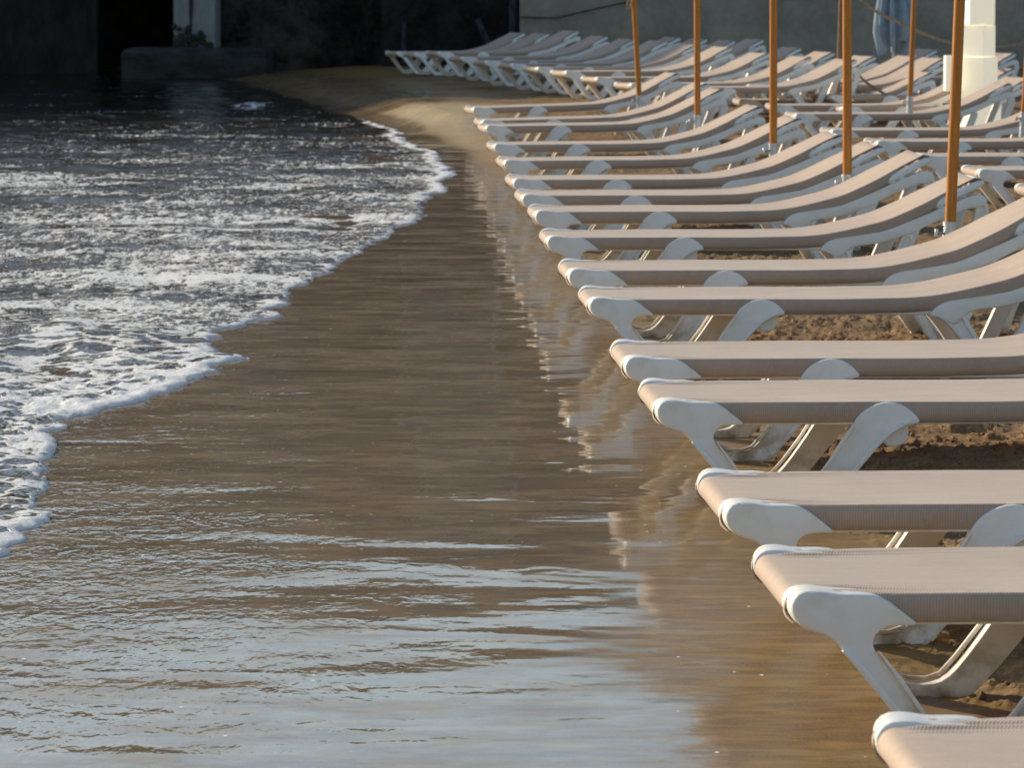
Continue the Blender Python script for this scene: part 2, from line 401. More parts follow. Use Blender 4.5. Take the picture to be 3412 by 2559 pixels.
# wide sheets reaching the horizon
def sheet(name, x0, x1, y0, y1, z, mat):
    me = bpy.data.meshes.new(name); me.from_pydata([(x0,y0,z),(x1,y0,z),(x1,y1,z),(x0,y1,z)], [], [(0,1,2,3)])
    me.materials.append(mat); o = bpy.data.objects.new(name, me); COL.objects.link(o); o['kind'] = 'structure'; return o
sheet('ground', -700, 700, -60, 1400, -.22, simple('plain_sand', (.22, .14, .065), .9, .2, 2))
def plain_water():
    t = NT('open_sea'); a = t.noise(t.pos(), 1.4, 5, .6)
    return t.P(Base_Color=c4(.03, .035, .03), Roughness=.06, IOR=1.34, Normal=t.bump(t.math('MULTIPLY', a, .09)))
sheet('sea', -700, -3.2, -60, 71, -.075, plain_water())

# ------------------------------------------------------------------ object helpers
def tag(o, label, cat, group=None):
    o['label'] = label; o['category'] = cat
    if group: o['group'] = group
def empty(name, loc, rot=(0,0,0)):
    o = bpy.data.objects.new(name, None); COL.objects.link(o); o.location = loc; o.rotation_euler = rot; o.empty_display_size = .1
    return o
def link(name, bm, mat, parent=None, smooth=True, angle=40):
    me = bpy.data.meshes.new(name)
    bmesh.ops.recalc_face_normals(bm, faces=bm.faces)
    bm.to_mesh(me); bm.free()
    me.materials.append(mat)
    if smooth:
        me.polygons.foreach_set('use_smooth', [True]*len(me.polygons))
        try: me.set_sharp_from_angle(angle=R(angle))
        except Exception: pass
    o = bpy.data.objects.new(name, me); COL.objects.link(o)
    if parent: o.parent = parent
    return o
def chaikin(P, it=2, closed=True):
    for _ in range(it):
        Q = []
        n = len(P)
        rngi = range(n) if closed else range(n-1)
        if not closed: Q.append(P[0])
        for i in rngi:
            a, b = P[i], P[(i+1) % n]
            Q.append((a[0]*.75+b[0]*.25, a[1]*.75+b[1]*.25)); Q.append((a[0]*.25+b[0]*.75, a[1]*.25+b[1]*.75))
        if not closed: Q.append(P[-1])
        P = Q
    return P
def slab_poly(bm, pts, y0, y1, bevel=.006, seg=2, inset=None, side=0):
    """outline in x-z, extruded in y; side -1/+1 says which face carries the moulded recess"""
    vs = [bm.verts.new((p[0], y0, p[1])) for p in pts]
    f = bm.faces.new(vs)
    r = bmesh.ops.extrude_face_region(bm, geom=[f])
    nv = [v for v in r['geom'] if isinstance(v, bmesh.types.BMVert)]
    nf = [v for v in r['geom'] if isinstance(v, bmesh.types.BMFace)]
    for v in nv: v.co.y = y1
    faces = [f, nf[0]]
    caps = faces[0] if (side < 0) == (y0 < y1) else faces[1]
    edges = list({e for fc in faces for e in fc.edges})
    if bevel: 
        bmesh.ops.bevel(bm, geom=edges, offset=bevel, segments=seg, profile=.5, affect='EDGES', clamp_overlap=True)
    if inset:
        bm.faces.ensure_lookup_table()
        cand = sorted(bm.faces, key=lambda q: -q.calc_area())[:2]
        yo = min if side < 0 else max
        tgt = yo(cand, key=lambda q: q.calc_center_median().y)
        bmesh.ops.recalc_face_normals(bm, faces=bm.faces)
        bmesh.ops.inset_region(bm, faces=[tgt], thickness=inset[0], depth=0.0, use_even_offset=True)
        bmesh.ops.inset_region(bm, faces=[tgt], thickness=inset[0]*.35, depth=-inset[1], use_even_offset=True)
def stroke(path, widths):
    """2D outline around a centreline"""
    L, Rr = [], []
    n = len(path)
    for i, p in enumerate(path):
        a = path[max(0, i-1)]; b = path[min(n-1, i+1)]
        dx, dz = b[0]-a[0], b[1]-a[1]; l = math.hypot(dx, dz)
        nx, nz = -dz/l, dx/l; w_ = widths[i]/2
        L.append((p[0]+nx*w_, p[1]+nz*w_)); Rr.append((p[0]-nx*w_, p[1]-nz*w_))
    return L+Rr[::-1]
def tube(bm, pts, r, seg=10, caps=True):
    rings = []
    n = len(pts)
    rr = r if isinstance(r, (list, tuple)) else [r]*n
    up = Vector((0, 0, 1))
    for i, p in enumerate(pts):
        a = Vector(pts[max(0, i-1)]); b = Vector(pts[min(n-1, i+1)]); d = (b-a).normalized()
        ref = up if abs(d.z) < .9 else Vector((0, 1, 0))
        s = d.cross(ref).normalized(); t_ = s.cross(d)
        rings.append([bm.verts.new(Vector(p)+(s*math.cos(k*2*math.pi/seg)+t_*math.sin(k*2*math.pi/seg))*rr[i]) for k in range(seg)])
    for a, b in zip(rings[:-1], rings[1:]):
        for k in range(seg): bm.faces.new((a[k], a[(k+1) % seg], b[(k+1) % seg], b[k]))
    if caps: bm.faces.new(rings[0][::-1]); bm.faces.new(rings[-1])
def box(bm, x0, x1, y0, y1, z0, z1, bevel=0, seg=2, rot=0):
    r = bmesh.ops.create_cube(bm, size=1); vs = r['verts']
    cx, cy = (x0+x1)/2, (y0+y1)/2
    for v in vs:
        v.co = Vector((v.co.x*(x1-x0), v.co.y*(y1-y0), (v.co.z+.5)*(z1-z0)+z0))
        if rot:
            c, s = math.cos(rot), math.sin(rot); v.co.x, v.co.y = v.co.x*c-v.co.y*s, v.co.x*s+v.co.y*c
        v.co.x += cx; v.co.y += cy
    if bevel:
        es = list({e for v in vs for e in v.link_edges})
        bmesh.ops.bevel(bm, geom=es, offset=bevel, segments=seg, profile=.5, affect='EDGES')

# ------------------------------------------------------------------ the sun lounger
W = .68; HW = W/2
PROF = [(0.0,.300),(.3,.303),(.6,.305),(.9,.303),(1.15,.305),(1.24,.314),(1.34,.334),(1.5,.374),(1.62,.424),(1.78,.500),(1.90,.560),(2.0,.606)]
def prof(x):
    return float(np.interp(x, [p[0] for p in PROF], [p[1] for p in PROF]))
def smooth_prof(x):
    return sum(prof(x+d) for d in (-.036, -.018, 0, .018, .036))/5
def sling_bm(seed=0):
    rs = random.Random(seed)
    bm = bmesh.new()
    S = []                # (x, z, half width, skirt depth)
    rad = .026
    for a in range(0, 7): # round the foot bar: starts underneath
        th = R(235-a*24.2)
        pass
    xs = []
    for a in np.linspace(-125, 85, 12):       # angle from -x axis
        th = R(a)
        x = .030-rad*math.cos(th)*1.0
        z = .272+rad*1.05*math.sin(th)
        hw = HW-.054
        S.append((x, z, hw, 0.0, 0.0))
    n = 64
    for i in range(1, n+1):
        x = .034+(1.925-.034)*i/n
        tr = min(1, max(0, (x-.05)/.20)); tr = tr*tr*(3-2*tr)
        hw = HW-.054+.042*tr
        sk = .052*min(1, max(0, (x-.11)/.10))
        if x > 1.66: 
            q = min(1, max(0, (x-1.70)/.08)); q = q*q*(3-2*q); hw -= .034*q; sk *= (1-.86*q)
        lowered = -.004*math.sin(min(1, x/1.2)*math.pi)+.008*min(1, max(0, (x-1.5)/.3))-.02*max(0, (x-1.905)/.02)**2
        S.append((x, smooth_prof(x)+lowered, hw, sk, tr))
    rows = []
    nv = 84
    for (x, z, hw, sk, tr) in S:
        row = []
        # bottom hem of the near skirt, skirt, top, skirt, hem
        prof_pts = []
        slope = (smooth_prof(x+.02)-smooth_prof(x-.02))/.04 if x > .1 else 0
        nx, nz = -slope, 1.0
        for sgn in (-1, 1):
            side = []
            side.append((sgn*(hw-.020), -sk-.006))
            side.append((sgn*(hw-.004), -sk))
            side.append((sgn*(hw+.001), -sk*.66))
            side.append((sgn*(hw+.002), -sk*.33-.002))
            side.append((sgn*(hw-.001), -.004 if sk > 0.002 else -.0015))
            side.append((sgn*(hw-.007), 0))
            if sgn < 0: prof_pts += side
            else: far_side = side[::-1]
        for k in range(1, nv):
            y = -hw+.007+(2*hw-.014)*k/nv
            e = abs(y)/hw
            sag = -.006*(1-e*e)*tr
            wr = 0
            if x < .5:       # tension folds that run from the corner caps
                fall = math.exp(-max(0, x-.05)/.16)
                wr = .0050*fall*math.sin((abs(y)-.10*x)*175+1.2*math.sin(x*7+seed))*math.exp(-((e-.84)/.16)**2)
            wr += .0016*math.sin(x*5+y*7+seed)*tr
            prof_pts.append((y, sag+wr*min(1, max(0, (x-.034)/.04))))
        prof_pts += far_side
        for (y, dz) in prof_pts:
            row.append(bm.verts.new((x+nx*dz*.0, y, z+dz)))
        rows.append(row)
    for a, b in zip(rows[:-1], rows[1:]):
        for k in range(len(a)-1): bm.faces.new((a[k], a[k+1], b[k+1], b[k]))
    return bm
def v_leg_bm(s):
    """front leg of one side, one moulding: corner plate, leg down to the foot, arm up to the fan-shaped bracket on the rail"""
    bm = bmesh.new()
    ya, yb = sorted((s*HW, s*(HW-.046)))
    o = [(.012,.252),(.008,.272),(.012,.292),(.028,.305),(.055,.307),(.078,.301),(.150,.301),(.178,.292),(.208,.268),(.240,.242),
         (.200,.243),(.172,.238),(.156,.220),(.156,.200),(.172,.178),(.205,.136),(.250,.072),(.285,.040),(.315,.028),(.350,.026),(.382,.036),(.414,.070),(.462,.136),(.500,.196),
         (.517,.222),(.522,.242),(.534,.264),(.558,.285),(.590,.298),(.622,.300),(.654,.292),(.682,.270),(.700,.246),
         (.664,.238),(.622,.216),(.582,.178),(.540,.130),(.489,.066),(.452,.022),(.430,.002),(.392,-.008),(.385,-.016),(.285,-.016),(.262,.002),(.216,.052),(.166,.114),(.117,.176),(.094,.208),(.068,.226),(.035,.234)]
    slab_poly(bm, chaikin(o, 1), ya, yb, .007, 3)
    # raised lips along both edges of the leg channel
    f0, f1 = sorted((s*(HW-.004), s*(HW+.013)))
    low = [(.100,.198),(.123,.178),(.172,.116),(.222,.054),(.268,.006),(.330,-.004),(.392,-.002),(.427,.009),(.447,.028),(.484,.072),(.535,.136),(.576,.184),(.616,.224),(.664,.247)]
    slab_poly(bm, stroke(low, [.004]+[.013]*12+[.004]), f0, f1, .003, 1)
    upr = [(.165,.196),(.201,.148),(.246,.080),(.282,.047),(.315,.034),(.350,.032),(.378,.042),(.408,.076),(.457,.142),(.494,.202),(.520,.240)]
    slab_poly(bm, stroke(upr, [.003]+[.008]*9+[.003]), f0, f1-.002 if s > 0 else f1, .002, 1)
    # inner stacking lugs
    yi = s*(HW-.055)
    l0, l1 = sorted((yi-s*.012, yi+s*.02))
    slab_poly(bm, chaikin([(.60,.245),(.668,.245),(.672,.205),(.655,.182),(.605,.178)], 1), l0, l1, .004, 1)
    # the deep front corner of the plate
    c0, c1 = sorted((s*(HW-.100), s*(HW-.002)))
    k = [(.016,.246),(.002,.264),(.001,.288),(.018,.306),(.050,.308),(.085,.302),(.150,.299),(.180,.275),(.150,.240),(.060,.232),(.032,.234)]
    slab_poly(bm, chaikin(k, 1), c0, c1, .007, 3)
    for v in bm.verts:      # slight taper of the outer corner in plan
        q = max(0, min(1, (abs(v.co.y)-(HW-.03))/.03))
        if v.co.x < .10 and v.co.z > .2: v.co.x += .016*q*q*(1-max(0,v.co.x)/.10)
    return bm
def rear_leg_bm(s):
    bm = bmesh.new()
    ya, yb = sorted((s*HW, s*(HW-.050)))
    path = [(1.275,.262),(1.315,.205),(1.355,.145),(1.395,.080),(1.425,.040),(1.452,.030),(1.482,.040),(1.505,.080),(1.535,.150),(1.568,.225),(1.605,.315)]
    wd = [.090,.062,.056,.056,.058,.060,.058,.056,.054,.054,.060]
    slab_poly(bm, chaikin(stroke(path, wd), 1), ya, yb, .005, 2, (.009, .009), s)
    slab_poly(bm, [(1.41,.02),(1.49,.02),(1.49,-.012),(1.41,-.012)], ya+.004, yb-.004, .005, 1)
    return bm
def end_leg_bm(s):
    bm = bmesh.new()
    ya, yb = sorted((s*HW, s*(HW-.050)))
    path = [(1.915,.468),(1.925,.405),(1.900,.330),(1.862,.245),(1.825,.155),(1.790,.070),(1.770,.0)]
    wd = [.05,.062,.058,.052,.050,.050,.062]
    slab_poly(bm, chaikin(stroke(path, wd), 1), ya, yb, .005, 2, (.009, .009), s)
    return bm
def arm_bm(s):
    """raised side arm under the backrest"""
    bm = bmesh.new()
    ya, yb = sorted((s*(HW+.003), s*(HW-.052)))
    top = [(1.205,.238),(1.225,.268),(1.262,.290),(1.33,.300),(1.45,.318),(1.50,.328),(1.60,.368),(1.72,.420),(1.84,.470),(1.90,.492),(1.94,.480)]
    bot = [(1.945,.440),(1.90,.432),(1.86,.425),(1.80,.402),(1.72,.370),(1.62,.322),(1.52,.282),(1.45,.268),(1.36,.258),(1.325,.235),(1.30,.205),(1.26,.215),(1.235,.232)]
    slab_poly(bm, chaikin(top+bot, 1), ya, yb, .008, 3)
    return bm
def rails_bm():
    bm = bmesh.new()
    for s in (-1, 1):
        y = s*(HW-.042)
        ya, yb = y-.016, y+.016
        slab_poly(bm, [(.03,.285),(1.26,.288),(1.26,.240),(.03,.240)], ya, yb, .004, 1)
    for x in (.10, .62, 1.27):
        box(bm, x-.02, x+.02, -HW+.05, HW-.05, .235, .262, .004, 1)
    tube(bm, [(.030, -HW+.06, .272), (.030, HW-.06, .272)], .022, 12)
    return bm
def backframe_bm():
    bm = bmesh.new()
    pts = []
    y = HW-.030
    base = [(1.27,.286),(1.36,.312),(1.5,.350),(1.62,.398),(1.76,.462),(1.86,.512)]
    L = [(x, -y+.01, z) for x, z in base]+[(1.905,-y+.016,.532),(1.922,-y+.04,.540),(1.924,-y+.09,.541),(1.924,0,.542)]
    pts = L+[(p[0], -p[1], p[2]) for p in L[:-1][::-1]]
    tube(bm, pts, .0175, 12)
    # ratchet bracket under the head
    for s in (-1, 1):
        for k in range(3):
            tube(bm, [(1.70+.045*k, s*(HW-.035), .415+.02*k), (1.70+.045*k, s*(HW-.075), .415+.02*k)], .014, 8)
    return bm
def make_lounger():
    root = empty('sun_lounger', (0, 0, 0))
    o = link('sling', sling_bm(3), M['fabric'], root, angle=70)
    md = o.modifiers.new('thick', 'SOLIDIFY'); md.thickness = .003; md.offset = -1
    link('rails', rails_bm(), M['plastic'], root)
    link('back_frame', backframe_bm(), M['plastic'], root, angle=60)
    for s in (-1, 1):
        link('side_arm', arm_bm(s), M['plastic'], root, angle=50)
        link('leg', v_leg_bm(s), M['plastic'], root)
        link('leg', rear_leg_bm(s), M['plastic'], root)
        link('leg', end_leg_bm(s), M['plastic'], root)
    return root
proto = make_lounger()
used = [False]
YAW = R(2.7)
TIPZ = .272
def put_lounger(X_, D_, label, group, z=None, yaw=0.0, tilt=0.0):
    """X_, D_: foot end tip of the FAR corner"""
    if not used[0]: o = proto; used[0] = True
    else:
        o = proto.copy(); COL.objects.link(o)
        for ch in proto.children:
            c = ch.copy(); COL.objects.link(c); c.parent = o
    yw = YAW+yaw
    # far corner is local (0, HW): put the origin so it lands on (X_, D_)
    o.location = (X_+math.sin(yw)*HW, D_-math.cos(yw)*HW, gz(X_+.5, D_)-.004 if z is None else z)
    o.rotation_euler = (0, -tilt, yw)
    o.scale = (1, 1, 1+random.uniform(-.035, .035))
    tag(o, label, 'sun lounger', group)
    return o

# first row along the waterline: far tip pixel (photo coordinates), nearest first
G1 = 'sun loungers in the front row along the water'
row1 = [
 (2900, 2440, 0, 'nearest sun lounger, only its white corner and sling foot end showing at bottom right'),
 (2497, 1857, 0, 'second nearest sun lounger, its long white front leg reaching down behind the nearest one'),
 (2312, 1604, .0, 'third nearest front-row sun lounger, close behind the second, its legs hidden'),
 (2120, 1296, 0, 'front-row sun lounger with both front legs and round white bracket clear above the third one'),
 (2026, 1160, 0, 'fifth front-row sun lounger, its white bracket peeking just over the sling of the fourth'),
 (1921, 968, 0, 'sixth front-row sun lounger, white front legs and bracket visible over open sand'),
 (1855, 890, 0, 'front-row sun lounger whose raised head end meets the right edge just before the nearest pole'),
 (1793, 775, 0, 'eighth front-row sun lounger, its backrest crossed by the nearest wooden pole'),
 (1754, 703, 0, 'ninth front-row sun lounger, head end just left of the nearest wooden pole'),
 (1711, 643, 0, 'tenth front-row sun lounger, its backrest crossed by the second nearest pole'),
 (1679, 588, .0, 'eleventh front-row sun lounger, head end just left of the second nearest pole'),
 (1650, 530, .3, 'twelfth front-row sun lounger, its backrest crossed by the middle pole'),
 (1618, 476, .3, 'fourth farthest front-row sun lounger, taupe sling, in front of the metal pole socket'),
 (1590, 422, .6, 'third farthest front-row sun lounger, backrest standing behind the second pole from the left'),
 (1578, 402, 1.3, 'second farthest front-row sun lounger, foot end nearly touching its neighbour'),
 (1547, 366, 1.6, 'farthest lounger of the front row, crossed by the leftmost wooden pole')]
DT = CAMZ-TIPZ
for (px, py, tl, lab) in row1:
    D_ = DT*F/(py-HY); X_ = (px-1706)*D_/F
    put_lounger(X_, D_, lab, G1, z=-.004 if D_ < 40 else gz(0, D_), tilt=R(tl), yaw=R(random.uniform(-.4, .4)+4.5*max(0, min(1, (D_-22)/17))))
G2 = 'sun loungers in the second row'
row2 = [
 (3373, 622, 'nearest second-row sun lounger, only its foot corner showing at the right edge'),
 (3195, 561, 'second-row sun lounger with crossed white legs beside the nearest wooden pole'),
 (3011, 519, 'second-row sun lounger whose foot end sits just left of the nearest wooden pole'),
 (2870, 472, 'second-row sun lounger whose foot end sits just right of the second nearest pole'),
 (2725, 432, 'second-row sun lounger whose foot cap sits just left of the second nearest pole'),
 (2609, 382, 'third farthest second-row sun lounger, foot end just right of the middle pole'),
 (2544, 352, 'second farthest second-row sun lounger, foot end hidden by the middle pole'),
 (2436, 337, 'farthest second-row sun lounger, backrest in front of the white cube tower')]
for (px, py, lab) in row2:
    D_ = DT*F/(py-HY); X_ = (px-1706)*D_/F
    put_lounger(X_, D_, lab, G2, z=0, yaw=R(1.5+random.uniform(-.6, .6)))
G3 = 'sun loungers in the staggered far row'
row3 = [(1281,62.8),(1338,60),(1414,57.4),(1490,55.2),(1569,53.8),(1653,51.9),(1737,50.1),(1829,48.5),(1930,46.6),(2041,44.6),(2165,43.0)]
ys3 = [176,177,178,190,205,217,225,240,258,282,296]
ordn = ['leftmost','second','third','fourth','fifth','sixth','seventh','eighth','ninth','tenth','rightmost']
for k, ((px, D_), py) in enumerate(zip(row3, ys3)):
    X_ = (px-1706)*D_/F; z = CAMZ-(py-HY)*D_/F-TIPZ
    if k == 0: lab = 'leftmost lounger of the far row in shade by the dark wall, white legs bare'
    elif k < 7: lab = ordn[k]+' from the left in the far shaded row, foot leg open over the sand'
    elif k == 10: lab = 'rightmost lounger of the far row, sunlit backrest beside the thin brown post'
    else: lab = ordn[k]+' from the left in the far row, partly sunlit foot end'
    put_lounger(X_, D_, lab, G3, z=z, yaw=R(15.5-.5*k))
G4 = 'sun loungers in the shaded back row by the wall'
row4 = [(2269,122,60),(2358,130,58),(2451,130,56),(2546,130,54),(2672,156,51),(2783,171,49),(2921,183,47),(3069,188,46),(3155,196,44),(3124,161,52.5),(3386,176,49.5),(3386,219,43.0),(3440,258,41.5)]
lab4 = ['back-row lounger in shade by the wall, its backrest left of the second pole',
 'back-row lounger in shade, backrest top touching the second pole from the left',
 'back-row lounger in shade, backrest midway between second and third poles',
 'back-row lounger in shade, backrest ending at the third pole',
 'back-row lounger in shade, backrest just right of the third pole',
 'back-row lounger in shade, backrest ending at the thin brown post',
 'back-row lounger with shaded backrest just right of the second nearest pole',
 'sunlit backrest just left of the right-hand far pole, below the closed parasol',
 'lounger with pinkish backrest between the right-hand far pole and the nearest pole',
 'shaded lounger backrest directly behind the right-hand far pole, below the wall',
 'shaded lounger backrest right of the white cube tower near the wall',
 'sunlit lounger backrest just right of the white cube tower',
 'lounger cut by the right edge behind the white cube tower']
for (px, py, D_), lab in zip(row4, lab4):
    Xb = (px-1706)*D_/F; zt = CAMZ-(py-HY)*D_/F
    yw = YAW+R(13)
    ox = Xb-(1.93*math.cos(yw)+HW*math.sin(yw)); oy = D_-(1.93*math.sin(yw)-HW*math.cos(yw))
    put_lounger(ox-math.sin(yw)*HW, oy+math.cos(yw)*HW, lab, G4, z=zt-.565, yaw=R(13))

# ------------------------------------------------------------------ umbrella poles
def pole(top, bot, D_, label, group='wooden umbrella poles standing between the loungers', r=.0235, loop=False):
    (xt, yt), (xb, yb) = top, bot
    Xb, Zb = ray(xb, yb, D_); Xt, Zt = ray(xt, yt, D_)
    lean = (Xt-Xb)/(Zt-Zb)
    g = gz(Xb, D_)
    root = empty('umbrella_pole', (Xb-lean*(Zb-g), D_, g))
    def P(z): return (lean*z, 0, z)
    hb = Zb-g
    bm = bmesh.new(); tube(bm, [P(hb-.02), P(hb+.3), P(hb+.9), P(2.5)], [r, r, r*.99, r*.97], 20)
    link('wooden_shaft', bm, M['wood'], root, angle=50)
    bm = bmesh.new(); tube(bm, [P(-.15), P(hb+.012)], r*1.17, 20); tube(bm, [P(hb-.004), P(hb+.012)], r*1.32, 20)
    tube(bm, [P(.10), P(.14)], r*1.5, 20)
    link('metal_socket', bm, M['steel'], root, angle=50)
    bm = bmesh.new()
    zc = hb-.035
    tube(bm, [(lean*zc-r*1.0, -r*.3, zc), (lean*zc-r*2.2, -r*.3, zc)], .006, 8)
    box(bm, lean*zc-r*2.7, lean*zc-r*2.1, -r*.9, r*.4, zc-.018, zc+.018, .003, 1)
    link('clamp_bolt', bm, M['steel'], root)
    bm = bmesh.new(); tube(bm, [P(2.5), P(2.53)], [r*1.1, r*.5], 16)
    link('top_cap', bm, M['steel'], root)
    if loop:
        bm = bmesh.new()
        zc = 1.26; pts = []
        for k in range(17):
            a = k*2*math.pi/16
            pts.append((lean*zc-.045+.016*math.cos(a), -.01, zc-.0+.045*math.sin(a)))
        tube(bm, pts, .006, 6)
        link('rope_loop', bm, M['rope'], root)
    tag(root, label, 'umbrella pole', group)
pole((2111,0),(2129,320),38.7,'leftmost orange wooden pole with small rope loop, standing in the farthest front-row lounger gap', loop=True)
pole((2320,0),(2323,385),32.2,'second wooden pole from the left with its metal socket clear above the sling')
pole((2574,0),(2576,480),26.4,'third wooden pole from the left, rising behind the eleventh front-row lounger')
pole((2818,0),(2823,585),22.1,'second nearest wooden pole, in front of the thin brown post')
pole((3192,0),(3167,745),18.0,'nearest and thickest wooden pole with silver socket at right')
pole((3041,0),(3030,322),38.5,'far orange pole in the second row, left of the white cube tower')
pole((3428,0),(3409,376),33.5,'wooden pole mostly cut off by the right edge')

# thin weathered rope post with its rope
Xp, Zp = ray(2786, 330, 43.5)
rp = empty('rope_post', (Xp, 43.5, gz(Xp, 43.5)-.05))
bm = bmesh.new(); tube(bm, [(0, 0, 0), (.03, 0, 1.0), (.055, 0, 2.0)], .021, 10)
link('post_shaft', bm, M['postwood'], rp)
tag(rp, 'thin weathered brown post standing right behind the second nearest wooden pole', 'post')
def rope(name, pts, r, label):
    bm = bmesh.new()
    P = [Vector(p) for p in pts]; Q = []
    for i in range(len(P)-1):
        p0, p1, p2, p3 = P[max(0, i-1)], P[i], P[i+1], P[min(len(P)-1, i+2)]
        for k in range(10):
            t_ = k/10
            Q.append(.5*((2*p1)+(p2-p0)*t_+(2*p0-5*p1+4*p2-p3)*t_*t_+(3*p1-p0-3*p2+p3)*t_**3))
    Q.append(P[-1])
    for ph in (0, math.pi*2/3, math.pi*4/3):
        pts2 = []
        L = 0
        for i, q in enumerate(Q):
            if i: L += (q-Q[i-1]).length
            a = L*38+ph
            pts2.append((q.x+0*r, q.y+math.cos(a)*r*.5, q.z+math.sin(a)*r*.5))
        # densify for the twist
        dens = []
        for a_, b_ in zip(pts2[:-1], pts2[1:]): dens += [a_]
        dens.append(pts2[-1]); tube(bm, dens, r*.62, 6)
    o = link(name, bm, M['rope'])
    tag(o, label, 'rope')
def rp3(x, y, D_): a, b = ray(x, y, D_); return (a, D_, b)
rope('rope', [rp3(2795,-60,43.5), rp3(2868,0,43.5), rp3(2918,38,43.6), rp3(3024,88,43.8), rp3(3104,121,44), rp3(3165,141,44), rp3(3240,152,44), rp3(3310,156,44), rp3(3412,141,44), rp3(3530,100,44)], .017,
     'thick twisted rope sagging across the wall toward the white cube tower')
rope('loose_rope', [rp3(2800,215,43.4), rp3(2842,228,43.2), rp3(2883,271,43.2), rp3(2945,310,43), rp3(2990,345,43.0)], .014,
     'short loose rope end hanging from the thin brown post down to the loungers')

# white cube tower
D_ = 40.8
Xc, Zc = ray(3258, 100, D_)
def px(x): return (x-1706)*D_/F
def pz(y): return CAMZ-(y-HY)*D_/F
tw = empty('cube_tower', (px(3250), D_, 0))
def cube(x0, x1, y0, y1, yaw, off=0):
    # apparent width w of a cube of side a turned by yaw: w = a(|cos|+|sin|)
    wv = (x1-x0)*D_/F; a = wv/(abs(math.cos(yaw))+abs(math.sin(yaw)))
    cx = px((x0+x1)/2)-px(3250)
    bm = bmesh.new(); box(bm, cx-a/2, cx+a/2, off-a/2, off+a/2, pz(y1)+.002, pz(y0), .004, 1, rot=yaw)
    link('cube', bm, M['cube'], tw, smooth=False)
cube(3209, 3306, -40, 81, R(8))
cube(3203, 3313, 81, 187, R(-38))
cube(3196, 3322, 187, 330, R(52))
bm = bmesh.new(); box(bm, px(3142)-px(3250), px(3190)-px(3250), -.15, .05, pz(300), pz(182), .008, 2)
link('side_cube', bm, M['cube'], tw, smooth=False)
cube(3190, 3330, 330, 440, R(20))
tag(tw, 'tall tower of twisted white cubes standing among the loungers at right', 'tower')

# closed parasol hanging over the wall side
D2 = 49.5
Xc, Zc = ray(2975, 190, D2)
ps = empty('closed_parasol', (Xc, D2, .12))
bm = bmesh.new()
rings = []
hs = [(2.3,.03),(2.15,.06),(1.6,.10),(1.25,.125),(1.0,.16),(.80,.17),(.62,.13)]
nseg = 64
for (z, r) in hs:
    ring = []
    for k in range(nseg):
        a = k*2*math.pi/nseg
        f = 1+.42*math.cos(a*8+z*1.5+.6*math.sin(a*3))*min(1, (2.3-z)/.8)
        zz = z
        if z < .7: zz = z-.10*math.cos(a*4+.5)+.05*math.sin(a*3)
        ring.append(bm.verts.new((math.cos(a)*r*f, math.sin(a)*r*f, zz)))
    rings.append(ring)
for a, b in zip(rings[:-1], rings[1:]):
    for k in range(nseg): bm.faces.new((a[k], a[(k+1) % nseg], b[(k+1) % nseg], b[k]))
link('folded_canopy', bm, M['canvas'], ps, angle=80)
bm = bmesh.new(); tube(bm, [(0,0,0),(0,0,2.42)], .02, 10); link('pole', bm, M['steel'], ps)
bm = bmesh.new(); tube(bm, [(.135*math.cos(a), .135*math.sin(a), 1.18) for a in np.linspace(0, 2*math.pi, 20)], .012, 6); link('tie_strap', bm, M['canvas'], ps)
tag(ps, 'closed grey-blue parasol with pointed folds standing against the wall', 'parasol')

# ------------------------------------------------------------------ hotel and seawall behind
def bx_obj(name, parent, mat, boxes, bevel=0):
    bm = bmesh.new()
    for b in boxes: box(bm, *b, bevel, 1)
    return link(name, bm, mat, parent, smooth=False)
BH = 8.95
ht = empty('seafront_building', (0, 74, 0))
# coordinates below are relative to (0,74,0)
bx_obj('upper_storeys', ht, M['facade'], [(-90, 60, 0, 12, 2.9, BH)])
bx_obj('added_shade_wing', ht, M['facade'], [(-90, -14, .3, 12.2, BH-.5, 16.2)])  # unseen wing added to throw shade over the far lounger rows
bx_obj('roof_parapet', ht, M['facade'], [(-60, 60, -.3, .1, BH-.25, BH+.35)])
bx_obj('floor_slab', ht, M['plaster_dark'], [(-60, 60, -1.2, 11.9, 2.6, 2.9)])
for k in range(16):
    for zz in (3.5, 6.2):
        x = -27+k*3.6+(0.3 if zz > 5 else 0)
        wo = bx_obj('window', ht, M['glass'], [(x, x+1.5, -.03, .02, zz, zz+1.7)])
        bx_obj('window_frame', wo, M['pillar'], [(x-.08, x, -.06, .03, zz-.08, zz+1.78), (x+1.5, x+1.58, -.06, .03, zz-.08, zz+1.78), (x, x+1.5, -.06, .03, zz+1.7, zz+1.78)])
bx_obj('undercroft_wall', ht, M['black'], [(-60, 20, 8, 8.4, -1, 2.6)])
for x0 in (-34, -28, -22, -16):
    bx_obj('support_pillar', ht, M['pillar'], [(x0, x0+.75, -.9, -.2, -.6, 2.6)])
tag(ht, 'dark seafront building in shade above the water and the loungers', 'building')

